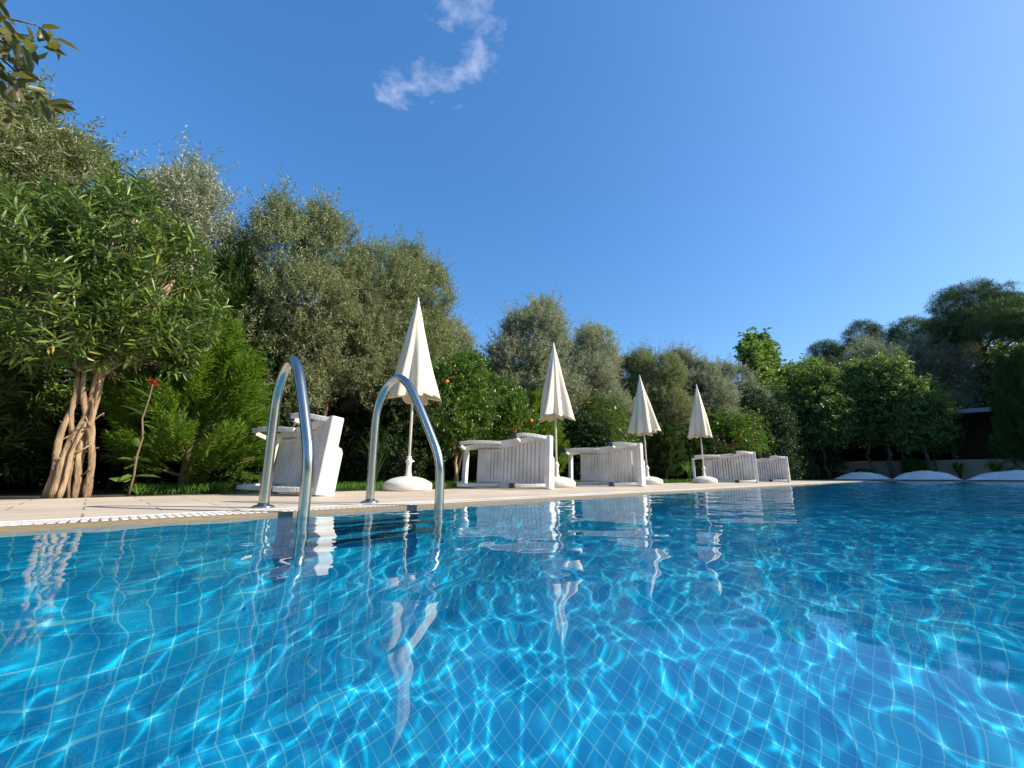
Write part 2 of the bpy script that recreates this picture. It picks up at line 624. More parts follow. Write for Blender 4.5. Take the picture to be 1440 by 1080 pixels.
# water
def graded(segs):
    out = [segs[0][0]]
    for a, b_, st in segs:
        k = max(1, int(round((b_ - a) / st)))
        out += list(a + (b_ - a) * (np.arange(k) + 1) / k)
    return np.array(out)


gx = graded([(PX0, -1.2, .03), (-1.2, 5.5, .0125), (5.5, 12, .021), (12, PX1, .03)])
gy = graded([(PY0, -4, .05), (-4, -1, .024), (-1, PY1, .0125)])
X, Y = np.meshgrid(gx, gy, indexing='ij')
Z = np.zeros_like(X)
wr = np.random.default_rng(4)
for i in range(76):
    lam = .078 * (1.0 / .078) ** (((i + wr.random()) / 76) ** 1.3)
    k = 2 * PI / lam
    a = wr.normal(0.9, 1.15)
    sl = min(.130 / k, .0034)
    ph = wr.random() * 6.28
    # gentle phase warping so crests are short and broken
    wx = .09 * np.sin(1.7 * X + 1.1 * Y + i) + .05 * np.sin(4.3 * Y - 2.2 * X + 2 * i)
    far = 1 + .7 * np.clip((np.hypot(X, Y) - 3) / 6, 0, 1)   # a little more breeze out on the open water
    Z += far * sl / k * np.sin(k * ((X + wx) * math.cos(a) + (Y - wx) * math.sin(a)) + ph)
nx, ny = X.shape
idx = np.arange(nx * ny).reshape(nx, ny)
q = np.stack([idx[:-1, :-1], idx[1:, :-1], idx[1:, 1:], idx[:-1, 1:]], -1).reshape(-1, 4)
wm = bpy.data.materials.new('water')
wm.use_nodes = True
n, l = wm.node_tree.nodes, wm.node_tree.links
n.clear()
g = n.new('ShaderNodeBsdfGlass')
g.inputs['IOR'].default_value = 1.333
g.inputs['Roughness'].default_value = 0
g.inputs['Color'].default_value = (.97, 1, 1, 1)
out = n.new('ShaderNodeOutputMaterial')
l.new(g.outputs[0], out.inputs[0])
wme = np_mesh('pool_water', np.stack([X, Y, Z], -1).reshape(-1, 3), q, wm, quads=True, smooth=True)
water = bpy.data.objects.new('pool_water', wme)
COL.objects.link(water)
water.cycles.is_caustics_caster = True
tag(water, kind='structure')

# overflow grate: bars across the gutter, near side and far side
mb = MB()
x = -4.9
while x < PX1 + GW:
    mb.box(x, x + .020, PY1 + .044, PY1 + GW, -.005, DECK + .002)
    x += .031
mb.box(-4.9, PX1 + GW, PY1 + .041, PY1 + .05, -.02, DECK - .003)
mb.box(-4.9, PX1 + GW, PY1 + GW, PY1 + GW + .012, -.02, DECK + .003)
tag(mb.build('overflow_grate', M['grate']), 'white slatted overflow grate running along the near pool edge beside the ladder', 'grate')
mb = MB()
y = -8.9
while y < PY1:
    mb.box(PX1 + .044, PX1 + GW, y, y + .024, -.005, DECK + .002)
    y += .04
mb.box(PX1 + GW, PX1 + GW + .012, -8.9, PY1 + .04, -.02, DECK + .003)
tag(mb.build('overflow_grate', M['grate']), 'white slatted overflow grate across the far end of the pool before the cushions', 'grate')

# ------------------------------------------------------------------ pool ladder
lad = thing('pool_ladder', 'stainless steel pool ladder with two tall arched handrails in front of the nearest lounger', 'pool ladder', (1.1, 2.84, DECK))


def rail(rear, front):
    rx, ry = rear[0] - 1.1, rear[1] - 2.84
    fx, fy = front[0] - 1.1, front[1] - 2.84
    def P(u, h):
        return (rx + (fx - rx) * u, ry + (fy - ry) * u, h)
    ctrl = [P(0, -.02), P(0, .2), P(.0, .42), P(.01, .60), P(.05, .70), P(.13, .785), P(.24, .838), P(.35, .848), P(.46, .81), P(.56, .74),
            P(.66, .645), P(.76, .54), P(.87, .42), P(.95, .325), P(.99, .24), P(1, .14), P(1, 0), P(1, -.2), P(1, -.5), P(1, -.85), P(1, -1.25)]
    # Catmull-Rom
    pts = []
    c = [Vector(p) for p in ctrl]
    for i in range(len(c) - 1):
        p0, p1, p2, p3 = c[max(i - 1, 0)], c[i], c[i + 1], c[min(i + 2, len(c) - 1)]
        for k in range(5):
            t = k / 5
            pts.append(.5 * ((2 * p1) + (p2 - p0) * t + (2 * p0 - 5 * p1 + 4 * p2 - p3) * t * t + (3 * p1 - p0 - 3 * p2 + p3) * t ** 3))
    pts.append(c[-1])
    mb = MB()
    mb.tube(pts, .0285, 24)
    o = mb.build('handrail', M['steel'], lad, smooth=True)
    mb = MB()
    mb.lathe([(.060, .0), (.060, .006), (.048, .013), (.034, .016), (.0295, .026)], (rx, ry, .001), 32)
    mb.build('flange', M['steel'], lad, smooth=True)
    return P


PA = rail((.745, 2.84), (.80, 2.34))
PB = rail((1.395, 2.84), (1.575, 2.28))
for k in range(3):
    a, b_ = Vector(PA(1, -.35 - k * .3)), Vector(PB(1, -.35 - k * .3))
    mb = MB()
    mb.beam(a, b_, .09, .03)
    mb.build('tread', M['steel'], lad, bevel=.006)

# ------------------------------------------------------------------ umbrellas
def make_umbrella():
    r = thing('closed_umbrella', '', 'umbrella')
    mb = MB()
    mb.lathe([(.285, .0), (.298, .02), (.300, .075), (.285, .10), (.262, .112), (.20, .145), (.12, .165), (.06, .172), (.0, .174)], seg=48)
    base = mb.build('base', M['base_plastic'], r, smooth=True)
    mb = MB()
    mb.lathe([(.045, .165), (.045, .19), (.034, .21), (.03, .30), (.034, .31), (.034, .335), (.044, .345), (.044, .375), (.032, .385), (.024, .42), (.0, .42)], seg=20)
    mb.tube([(.03, 0, .36), (.085, 0, .36)], .008, 8)
    mb.build('socket', M['base_plastic'], base, smooth=True)
    mb = MB()
    mb.tube([(0, 0, .18), (0, 0, 1.2), (0, 0, 2.42)], .0165, 14)
    mb.build('pole', M['white_plastic'], r, smooth=True)
    # folded canopy: eight pleats that deepen towards the hem
    seg, rows = 160, 40
    vs, fs = [], []
    for i in range(rows + 1):
        t = i / rows
        z = 2.47 - 1.33 * t
        Rr = .018 + .300 * t ** .95
        for k in range(seg):
            a = 2 * PI * k / seg
            ph = 8 * a + .9 * t + .5 * math.sin(a * 2 + 1)
            w = (.5 - .5 * math.cos(ph)) ** .8
            wob = 1 + .12 * math.sin(3 * a + 1.2 + 1.5 * t) * t + .07 * math.sin(5 * a + 4 * t + 1) + .025 * math.sin(9 * t + 2 * a)
            rr = Rr * (1 - (.05 + .27 * t) * (1 - w)) * wob
            dz = -(.045 * (1 - w) * -1 + .03 * math.sin(2 * a + .6)) * t ** 6
            if i == rows:
                rr *= 1.03
            vs.append((rr * math.cos(a), rr * math.sin(a), z + dz))
    # turned-in hem
    for k in range(seg):
        x_, y_, z_ = vs[rows * seg + k]
        vs.append((x_ * .93, y_ * .93, z_ + .03))
    for i in range(rows + 1):
        for k in range(seg):
            k2 = (k + 1) % seg
            fs.append((i * seg + k, (i + 1) * seg + k, (i + 1) * seg + k2, i * seg + k2))
    mb = MB()
    mb.add(vs, fs)
    can = mb.build('canopy', M['fabric'], r, smooth=True)
    sm = can.modifiers.new('thickness', 'SOLIDIFY')
    sm.thickness = .003
    for k in range(8):
        a = PI / 4 * k + .2
        mb = MB()
        mb.tube([(.03 * math.cos(a), .03 * math.sin(a), 2.38), (.10 * math.cos(a), .10 * math.sin(a), 1.24)], .005, 5)
        mb.build('rib', M['white_plastic'], r)
    mb = MB()
    mb.lathe([(.022, 2.44), (.024, 2.475), (.014, 2.50), (.009, 2.53), (.012, 2.545), (.0, 2.56)], seg=14)
    mb.build('finial', M['white_plastic'], r, smooth=True)
    return r


UG = 'closed cream umbrellas standing along the deck'
uproto = make_umbrella()
for i, (x, y, rz, sc, lab) in enumerate([
        (2.84, 4.80, .2, 1.0, 'closed cream umbrella behind the ladder, the nearest and tallest of the four'),
        (5.48, 4.62, 1.5, .965, 'closed cream umbrella standing between the second and third white loungers'),
        (8.75, 4.80, 2.9, .955, 'closed cream umbrella standing just right of the blue-capped lounger'),
        (11.0, 4.50, 4.4, .985, 'closed cream umbrella in front of the fourth lounger, farthest of the four')]):
    o = uproto if i == 0 else copy_tree(uproto)
    o.location = (x, y, DECK)
    o.rotation_euler = (R(random.uniform(-.8, .8)), R(random.uniform(-.8, .8)), rz)
    o.scale = (1 - .03 * (i % 2), 1 + .04 * (i % 3), sc)
    tag(o, lab, 'umbrella', UG)


# ------------------------------------------------------------------ sun loungers tipped onto one long side
# local axes: +Y foot end (near the pool) -> head end, Z up = across the lounger, -X = the underside with the legs
def make_lounger(cap):
    r = thing('sun_lounger', '', 'sun lounger')
    Lh = 1.36

    def top(u):      # upper long rail: narrows towards the head
        return .72 - .10 * max(0, (u - .25)) / 1.1 + .0 * u

    P = M['white_plastic']
    # frame
    N = 14
    ys = [Lh * i / N for i in range(N + 1)]
    def bulge(u):
        return .035 * math.exp(-((u - .62) / .3) ** 2)
    for zf, hh in ((lambda u: top(u) - .03, 1), (lambda u: .035, -1)):
        mb = MB()
        for i in range(N):
            a, b_ = ys[i], ys[i + 1]
            th = .06 + .05 * math.exp(-((a + .05 - .62) / .3) ** 2)
            za, zb = zf(a), zf(b_)
            mb.add([(-.035, a, za - .03 - (th - .06) * (hh > 0)), (.055, a, za - .03 - (th - .06) * (hh > 0)), (.055, b_, zb - .03 - (th - .06) * (hh > 0)), (-.035, b_, zb - .03 - (th - .06) * (hh > 0)),
                    (-.035, a, za + .03), (.055, a, za + .03), (.055, b_, zb + .03), (-.035, b_, zb + .03)],
                   [(0, 3, 2, 1), (4, 5, 6, 7), (0, 1, 5, 4), (1, 2, 6, 5), (2, 3, 7, 6), (3, 0, 4, 7)])
        mb.build('side_rail', P, r)
    mb = MB()
    zt = top(0) + .005
    prof = [(-.06, 0), (.118, 0), (.118, .40), (.100, .44), (.062, .45), (.062, zt), (-.06, zt)]
    k_ = len(prof)
    mb.add([(p_[0], -.03, p_[1]) for p_ in prof] + [(p_[0], .055, p_[1]) for p_ in prof],
           [tuple(range(k_)), tuple(range(2 * k_ - 1, k_ - 1, -1))] + [(i, i + k_, (i + 1) % k_ + k_, (i + 1) % k_) for i in range(k_)])
    mb.build('foot_rail', P, r, bevel=.013, seg=3)
    mb = MB()
    mb.box(-.035, .05, Lh - .05, Lh + .012, .0, top(Lh) - .004)
    mb.build('head_rail', P, r, bevel=.012, seg=3)
    # seat slats
    mb = MB()
    mb.box(.0, .012, .055, .14, .06, top(.1) - .06)
    u = .155
    while u < .72:
        mb.box(-.012, .030, u, u + .046, .055, top(u) - .055)
        u += .060
    mb.build('seat_slats', P, r, bevel=.004, seg=1)
    # backrest panel: slatted then solid towards the head, hinged near u = .76
    mb = MB()
    u = .745
    while u < .95:
        mb.box(-.006, .034, u, u + .044, .07, top(u) - .095)
        u += .056
    mb.box(-.008, .024, .955, 1.13, .07, top(1.0) - .075)
    mb.box(-.02, -.009, .74, 1.12, .085, .12)
    mb.box(-.02, -.009, .74, 1.12, top(1) - .13, top(1) - .095)
    mb.build('backrest', P, r, bevel=.006, seg=1)
    # legs: bowed bar from the rail out to the foot, short strut back to the rail
    for (u0, u1) in ((.03, .43), (.74, Lh - .02)):
        for side in (0, 1):
            def zz(u, out):
                return (top(u) - .035 + out * .035) if side else (.045 - out * .02)
            mb = MB()
            steps = 7
            prev = None
            for k in range(steps + 1):
                t = k / steps
                uu = u0 + (u1 - u0) * t
                xx = -.05 - .20 * math.sin(t * PI / 2) ** .9
                p = Vector((xx, uu, zz(uu, math.sin(t * PI * .6))))
                if prev is not None:
                    mb.beam(prev, p + (p - prev) * .04, .042, .048)
                prev = p
            mb.beam(prev, (-.03, u1 + .01, zz(u1, 0) - (.02 if side else -.02)), .052, .045)
            lg = mb.build('leg', P, r, bevel=.008, seg=2)
            mb = MB()
            mb.box(prev.x - .030, prev.x + .035, prev.y - .055, prev.y + .035, prev.z - .034, prev.z + .034)
            mb.build('foot_cap', cap, lg, bevel=.01, seg=2)
    return r


lp = make_lounger(M['dark_rubber'])
lb = make_lounger(M['blue_cap'])
LG = 'white plastic loungers tipped onto their sides'
for (src, x0, y0, x1, y1, tilt, sc, lab) in [
        (lp, 1.50, 4.02, 1.36, 5.5, 7.5, 1.0, 'white lounger tipped on its side behind the steel ladder rails'),
        (None, 4.46, 3.90, 4.02, 5.2, 4.5, 1.0, 'white lounger on its side between the first and second umbrellas, dark grey leg caps'),
        (lb, 6.68, 3.78, 6.46, 5.3, 2, 1.0, 'white lounger on its side with dark blue leg caps, right of the second umbrella'),
        (None, 12.3, 3.70, 11.75, 5.2, 1, 1.08, 'white lounger on its side behind the base of the farthest umbrella'),
        (None, 14.5, 3.52, 14.25, 5.0, 3, 1.0, 'white lounger on its side, rightmost of the row, half hidden by its neighbour')]:
    o = src if src is not None else copy_tree(lp)
    rz = math.atan2(-(x1 - x0), (y1 - y0))
    o.location = (x0, y0, DECK + .004)
    o.rotation_euler = (0, R(tilt), rz)
    o.scale = (sc, sc * 1.02, sc)
    tag(o, lab, 'sun lounger', LG)

# ------------------------------------------------------------------ white cushions on the far deck
def cushion_mesh(w, d, h, seed):
    rr = np.random.default_rng(seed)
    n = 40
    a = np.linspace(-1, 1, n)
    A, B = np.meshgrid(a, a, indexing='ij')
    prof = np.clip((1 - np.abs(A) ** 2.0) * (1 - np.abs(B) ** 2.6), 0, 1) ** .78
    ph = rr.random(6) * 6
    wr_ = .018 * np.sin(9 * A + ph[0]) * np.sin(4 * B + ph[1]) + .010 * np.sin(17 * A + 6 * B + ph[2])
    pinch = 1 - .06 * (1 - B ** 2) * np.abs(A) ** 3
    top = np.stack([A * w / 2 * pinch, B * d / 2, .05 + h * .80 * prof + wr_ * prof], -1).reshape(-1, 3)
    bot = np.stack([A * w / 2 * pinch, B * d / 2, .05 - .05 * np.minimum(prof * 1.6, 1)], -1).reshape(-1, 3)
    i = np.arange(n * n).reshape(n, n)
    q1 = np.stack([i[:-1, :-1], i[1:, :-1], i[1:, 1:], i[:-1, 1:]], -1).reshape(-1, 4)
    q2 = q1[:, ::-1] + n * n
    return np_mesh('cushion', np.concatenate([top, bot]), np.concatenate([q1, q2]), M['cushion'], quads=True, smooth=True)


CG = 'big white cushions along the far deck'
for i, (x, y, w, h, rz, lab) in enumerate([
        (22.1, 2.82, 1.70, .34, 88, 'leftmost of the three white cushions at the far end of the pool, the smallest'),
        (22.0, .98, 1.86, .38, 91, 'middle one of the three white cushions at the far end of the pool'),
        (22.0, -1.22, 2.36, .37, 89, 'rightmost white cushion at the far end of the pool, with a bright sunlit patch')]):
    me = cushion_mesh(w, 1.15, h, 20 + i)
    o = bpy.data.objects.new('floor_cushion', me)
    COL.objects.link(o)
    o.location = (x, y, DECK)
    o.rotation_euler = (0, 0, R(rz))
    tag(o, lab, 'cushion', CG)
    mb = MB()
    pts = []
    for k in range(64):
        a = 2 * PI * k / 64
        ca, sa = math.cos(a), math.sin(a)
        s_ = 1 / max(abs(ca), abs(sa))
        A_, B_ = ca * s_, sa * s_
        pts.append((A_ * w / 2 * (1 - .06 * (1 - B_ ** 2) * abs(A_) ** 3), B_ * 1.15 / 2, .05))
    mb.tube(pts + [pts[0]], .008, 6)
    mb.build('piping', M['cushion'], o, smooth=True)

# ------------------------------------------------------------------ low wall and shelter at the far end
mb = MB()
mb.box(26.2, 26.42, -12, 9, 0, .86)
tag(mb.build('garden_wall', M['beige_wall'], bevel=.01), 'low beige rendered wall behind the far cushions, in shade', 'wall')
pv = thing('garden_shelter', 'dark timber garden shelter with a grey sloping roof among the trees', 'shelter', (27.9, -.85, GND - .25))
mb = MB()
mb.add([(-1.5, -1.5, 3.05), (1.5, -1.5, 3.35), (1.5, 1.2, 3.35), (-1.5, 1.2, 3.05), (-1.5, -1.5, 3.22), (1.5, -1.5, 3.52), (1.5, 1.2, 3.52), (-1.5, 1.2, 3.22)],
       [(0, 3, 2, 1), (4, 5, 6, 7), (0, 1, 5, 4), (1, 2, 6, 5), (2, 3, 7, 6), (3, 0, 4, 7)])
mb.build('roof', M['roof'], pv)
for (x, y) in ((-1.3, -1.3), (-1.3, 1.0), (1.3, -1.3), (1.3, 1.0)):
    mb = MB()
    mb.box(x - .08, x + .08, y - .08, y + .08, 0, 3.06 + (x + 1.5) * .1)
    mb.build('post', M['dark_wood'], pv)
mb = MB()
mb.box(1.2, 1.28, -1.2, .9, 0, 3.2)
mb.build('back_panel', M['dark_wood'], pv)


# ------------------------------------------------------------------ plants
def reg_tree(name, crown_mesh, trunk_mesh, h, w, extras=()):
    return dict(name=name, crown=crown_mesh, trunk=trunk_mesh, h=h, w=w, extras=extras)


def plant(kind, x, y, h, w, rz, label, cat, group=None, name=None, crown_mat=None):
    r = thing(name or kind['name'], label, cat, (x, y, GND - .01), R(rz), group)
    r.scale = (w / kind['w'], w / kind['w'], h / kind['h'])
    for nm, me in (('trunk', kind['trunk']), ('crown', kind['crown'])):
        if me is None:
            continue
        o = bpy.data.objects.new(nm, me)
        COL.objects.link(o)
        o.parent = r
        if nm == 'crown' and crown_mat:
            o.material_slots[0].link = 'OBJECT'
            o.material_slots[0].material = crown_mat
    return r


def olive_kind(seed, lobes, stems, nshoot=8200, m=None, leafL=.068, leafW=.0180):
    global rng
    rng = np.random.default_rng(seed)
    random.seed(seed)
    P_, O_ = lobes_points(lobes, nshoot, .45, .6, seed * 1.7, .36)
    D = O_ * .75 + np.array([0, 0, .75]) + rng.normal(size=P_.shape) * .45
    a = shoots(P_, D, .24, 15, leafL, leafW, .8)
    # long upright sprigs out of the top of each lobe
    lob = np.array(lobes)
    k = 190
    ii = rng.integers(0, len(lob), k)
    d = unit(rng.normal(size=(k, 3)) * .6 + np.array([0, 0, 1.0]))
    Pq = lob[ii, :3] + d * lob[ii, 3:] * .88
    b_ = shoots(Pq, d + np.array([0, 0, .5]) + rng.normal(size=(k, 3)) * .25, .46, 26, leafL * .95, leafW, .75)
    crown = np_mesh('olive_crown', *merge(a, b_)[:2], m or M['olive'], merge(a, b_)[2])
    mb = MB()
    for (sx, sy, tx, ty, th) in stems:
        pts = limb(mb, (sx, sy, 0), (tx, ty, th), .055, .038, 7, .07, 8)
        near = sorted(lobes, key=lambda q: (q[0] - tx) ** 2 + (q[1] - ty) ** 2 + .3 * (q[2] - th) ** 2)[:5]
        for q in near:
            pp = limb(mb, pts[-1], q[:3], .034, .016, 6, .10, 6)
            for _ in range(12):
                dd = Vector(unit(rng.normal(size=3)) * np.array(q[3:]) * .95)
                limb(mb, random.choice(pp[3:]), Vector(q[:3]) + dd, .011, .004, 4, .09, 4)
    trunk = mb.mesh('olive_trunk', M['bark_brown'], True)
    return crown, trunk


K = {}
c, t = olive_kind(1, [(-.65, 0, 3.9, .62, .6, .75), (.3, .1, 4.25, .62, .6, .72), (-.2, -.2, 3.1, .85, .75, .6), (.75, .1, 3.2, .62, .6, .72), (-.85, .1, 2.5, .55, .6, .6),
                      (.2, .2, 2.3, .9, .8, .62), (.85, -.1, 2.2, .45, .5, .5), (-.05, 0, 4.75, .30, .3, .35), (-.75, 0, 4.6, .2, .2, .35), (-.3, .1, 1.6, .7, .7, .4)],
                  [(-.1, 0, -.25, 0, 1.9), (.15, .1, .45, .1, 1.7), (.0, -.1, -.6, .1, 1.5)])
K['olive1'] = reg_tree('olive_tree', c, t, 5.1, 2.9)
c, t = olive_kind(2, [(-.5, 0, 3.8, .7, .7, .65), (.45, 0, 3.9, .65, .65, .6), (0, .2, 3.0, 1.1, .9, .75), (-.8, 0, 2.5, .6, .6, .6), (.85, .1, 2.7, .55, .6, .7),
                      (.2, -.2, 2.0, .9, .8, .5), (.1, 0, 4.4, .35, .35, .35), (.75, 0, 4.2, .3, .3, .4), (-.3, .1, 1.5, .6, .6, .4)],
                  [(0, 0, .3, 0, 1.7), (-.15, .05, -.5, 0, 1.7)])
K['olive2'] = reg_tree('olive_tree', c, t, 4.8, 2.8)
c, t = olive_kind(3, [(0, 0, 4.0, .55, .55, .8), (-.45, .1, 3.2, .6, .6, .7), (.5, 0, 3.2, .6, .6, .8), (0, 0, 2.4, .95, .85, .7), (-.6, 0, 2.1, .5, .6, .55),
                      (.2, 0, 4.75, .25, .25, .4), (-.45, .1, 4.1, .25, .25, .4), (.3, .1, 1.5, .7, .7, .45)],
                  [(0, 0, .1, 0, 1.8), (.1, 0, -.35, 0, 1.6)])
K['olive3'] = reg_tree('olive_tree', c, t, 5.1, 2.3)

# --- oleander standard with twisted stems
rng = np.random.default_rng(21)
random.seed(21)
lob = [(-.15, 0, 1.75, .62, .6, .50), (.35, -.05, 1.9, .52, .55, .55), (-.5, 0, 2.1, .42, .5, .6), (.1, 0, 2.45, .62, .6, .52), (.05, 0, 2.95, .28, .3, .22), (-.5, .1, 2.55, .40, .4, .34), (.48, 0, 2.35, .34, .4, .40), (-.3, -.1, 1.45, .45, .45, .28), (.35, 0, 1.5, .38, .4, .28)]
P_, O_ = lobes_points(lob, 900, .55, .5, 2.0, .42)
a = shoots(P_, O_ * .8 + np.array([0, 0, .75]) + rng.normal(size=P_.shape) * .3, .18, 5, .125, .0245, .85, True, .10, whorl=3, jit=.12)
crown = np_mesh('oleander_crown', a[0], a[1], M['oleander'], a[2])
mb = MB()
for (bx, by, tx, ty, th, rr) in [(-.13, 0, -.07, .02, 1.25, .029), (-.09, -.05, .05, .0, 1.3, .034), (.0, .07, -.10, .0, 1.2, .024), (.05, -.06, .02, .05, 1.2, .022), (.09, .04, -.06, -.03, 1.25, .024), (.125, -.02, .05, -.03, 1.25, .031), (-.05, -.09, .08, -.02, 1.2, .020)]:
    pts = []
    ph = random.uniform(0, 6)
    for i in range(13):
        u = i / 12
        pts.append((bx + (tx - bx) * u + .024 * math.sin(u * 8 + ph) * math.sin(PI * u), by + (ty - by) * u + .03 * math.cos(u * 6 + ph) * math.sin(PI * u), th * u))
    rj = [rr * (1.25 - .25 * min(i, 2) / 2 - .35 * i / 12) * random.uniform(.86, 1.16) for i in range(13)]
    rj[random.randint(3, 9)] *= 1.3
    mb.tube(pts, rj, 10)
    for _ in range(2):
        k_ = random.randint(2, 9)
        p_ = Vector(pts[k_])
        limb(mb, p_, p_ + Vector((random.uniform(-.12, .12), random.uniform(-.1, 0), random.uniform(.05, .14))), .010, .005, 3, .1, 5)
    for q in random.sample(lob, 4):
        pp = limb(mb, pts[-1], q[:3], .018, .009, 5, .08, 5)
        for _ in range(5):
            dd = Vector(unit(rng.normal(size=3)) * np.array(q[3:]) * .9)
            limb(mb, pp[3], Vector(q[:3]) + dd * .7, .0045, .002, 3, .08, 4)
K['oleander'] = reg_tree('oleander_tree', crown, mb.mesh('oleander_trunk', M['bark_tan'], True), 3.2, 1.6)

# --- oleander bush, down to the ground
rng = np.random.default_rng(22)
lob = [(0, 0, .6, .8, .6, .5), (-.5, 0, 1.1, .6, .5, .55), (.45, 0, 1.2, .6, .5, .55), (0, 0, 1.7, .55, .5, .5)]
P_, O_ = lobes_points(lob, 700, .5, .5, 1.0, .6)
a = shoots(P_, O_ * .8 + np.array([0, 0, .7]) + rng.normal(size=P_.shape) * .3, .22, 5, .15, .028, .85, False, .12, whorl=3, jit=.12)
mb = MB()
for k in range(6):
    an = k * 1.05
    limb(mb, (.1 * math.cos(an), .1 * math.sin(an), 0), (.5 * math.cos(an), .4 * math.sin(an), 1.2), .025, .01, 5, .08, 5)
K['oleanderbush'] = reg_tree('oleander_bush', np_mesh('bush_crown', a[0], a[1], M['oleander'], a[2]), mb.mesh('bush_trunk', M['bark_brown'], True), 2.2, 2.2)


# --- feathery conifers
def conifer_kind(seed, h, w, m, nplume, shape=.8, low=.08):
    global rng
    rng = np.random.default_rng(seed)
    random.seed(seed)
    nb = 44
    bz = low * h + (1 - low) * h * .95 * (np.arange(nb) / nb) ** 1.1
    ba = np.arange(nb) * 2.4 + rng.normal(size=nb) * .3
    br_ = w / 2 * (1 - (bz / h) ** 1.6) ** shape * (.72 + .34 * rng.random(nb))
    wgt = .25 + br_
    bi = rng.choice(nb, size=nplume, p=wgt / wgt.sum())
    tt = rng.random(nplume) ** .55
    an = ba[bi] + rng.normal(size=nplume) * .10 / (.3 + tt)
    rad = br_[bi] * tt * .82
    zz = bz[bi] + rad * .42 + rng.normal(size=nplume) * .055 * h / 2 - .02
    zz = np.maximum(zz, .03)
    out_ = np.stack([np.cos(an), np.sin(an), np.zeros(nplume)], -1)
    P0 = out_ * rad[:, None] + np.stack([np.zeros(nplume)] * 2 + [zz], -1)
    D0 = unit(out_ * .8 + np.array([0, 0, .60]) + rng.normal(size=(nplume, 3)) * .25)
    ln = (.20 + .14 * rng.random(nplume)) * (w / 1.6)
    PP, DD, LL = [], [], []
    side = unit(np.cross(D0, rng.normal(size=(nplume, 3))))
    ns = 11
    for i in range(ns):
        t = (i + .3) / ns
        sgn = 1 if i % 2 else -1
        bend = D0 + np.array([0, 0, .35]) * t
        p = P0 + unit(bend) * (ln * t)[:, None]
        d2 = unit(D0 * .75 + side * sgn * .65 + np.array([0, 0, .12]))
        l2 = ln * .42 * (1 - .65 * t)
        nor = np.cross(D0, side)
        for j in range(5):
            tj = (j + .2) / 5
            s2 = 1 if j % 2 else -1
            q_ = p + d2 * (l2 * tj)[:, None]
            PP.append(q_)
            DD.append(d2 + (D0 * .5 + side * .3 * s2 + nor * .3 * s2) * 1.0 + rng.normal(size=(nplume, 3)) * .15)
            LL.append(.055 + .025 * rng.random(nplume))
    a = leaves(np.concatenate(PP), np.concatenate(DD), np.concatenate(LL) * (w / 1.6) ** .5, .013 * (w / 1.6) ** .5, False, .05)
    vv = np.tile(np.repeat(rng.random(nplume), 4), ns * 5) * .6 + a[2] * .4
    mb = MB()
    mb.tube([(0, 0, 0), (.02, 0, h * .3), (-.01, 0, h * .65), (0, 0, h * .93)], [.05, .04, .025, .006], 8)
    for k in range(46):
        z = h * (low + .85 * random.random())
        a_ = random.random() * 6.28
        rr = w / 2 * (1 - (z / h) ** 1.5) ** shape * .75
        limb(mb, (0, 0, z * .93), (rr * math.cos(a_), rr * math.sin(a_), z + rr * .35), .011, .004, 4, .05, 4)
    return np_mesh('conifer_crown', a[0], a[1], m, vv), mb.mesh('conifer_trunk', M['bark_brown'], True)


c, t = conifer_kind(31, 2.0, 1.6, M['conifer'], 1150, .75)
K['conifer1'] = reg_tree('conifer', c, t, 2.05, 1.6)
c, t = conifer_kind(32, 2.0, 1.4, M['conifer'], 900, .6)
K['conifer2'] = reg_tree('conifer', c, t, 2.05, 1.4)


# --- round-crowned leafy trees
def leafy_kind(seed, lobes, nshoot, nl, L, W, m, stems, ln=.2, bark='bark_brown', upb=.3, holes=.4, rmin=.45):
    global rng
    rng = np.random.default_rng(seed)
    random.seed(seed)
    P_, O_ = lobes_points(lobes, nshoot, rmin, .6, seed * 1.3, holes)
    a = shoots(P_, O_ * .8 + np.array([0, 0, upb]) + rng.normal(size=P_.shape) * .5, ln, nl, L, W, .9)
    mb = MB()
    for (sx, sy, tx, ty, th, r0) in stems:
        pts = limb(mb, (sx, sy, 0), (tx, ty, th), r0, r0 * .7, 6, .07, 8)
        near = sorted(lobes, key=lambda q: (q[0] - tx) ** 2 + (q[1] - ty) ** 2 + .3 * (q[2] - th) ** 2)[:5]
        for q in near:
            pp = limb(mb, pts[-1], q[:3], r0 * .5, r0 * .25, 5, .1, 6)
            for _ in range(7):
                dd = Vector(unit(rng.normal(size=3)) * np.array(q[3:]) * .9)
                limb(mb, pp[-2], Vector(q[:3]) + dd, r0 * .2, r0 * .07, 3, .08, 4)
    return np_mesh('leafy_crown', a[0], a[1], m, a[2]), mb.mesh('leafy_trunk', M[bark], True)


olb = [(-.3, 0, 1.35, .55, .5, .5), (.35, 0, 1.5, .5, .5, .5), (0, 0, 2.0, .55, .5, .45), (.1, 0, 1.05, .5, .5, .35), (.25, 0, 2.35, .3, .3, .2)]
c, t = leafy_kind(41, olb, 1500, 9, .075, .036, M['citrus'], [(0, 0, -.08, 0, .85, .04), (-.05, 0, .2, .1, 1.0, .03)], .16, 'bark_tan')
K['orange'] = reg_tree('orange_tree', c, t, 2.6, 1.7)
c, t = leafy_kind(42, [(0, 0, 2.6, 1.1, 1, .8), (-.9, 0, 3.2, .9, .9, .9), (.8, 0, 3.3, .9, .9, .9), (0, 0, 4.0, 1.0, 1.0, .9), (-.5, 0, 4.8, .55, .6, .5), (.6, 0, 4.7, .5, .5, .6), (-.9, 0, 2.2, .8, .8, .6), (1.0, 0, 2.3, .8, .8, .6)],
                  2600, 11, .14, .075, M['broad'], [(0, 0, .1, 0, 2.1, .075), (.5, .2, .7, .2, 2.1, .06), (-.4, 0, -.6, 0, 2.0, .05)], .42, 'bark_grey')
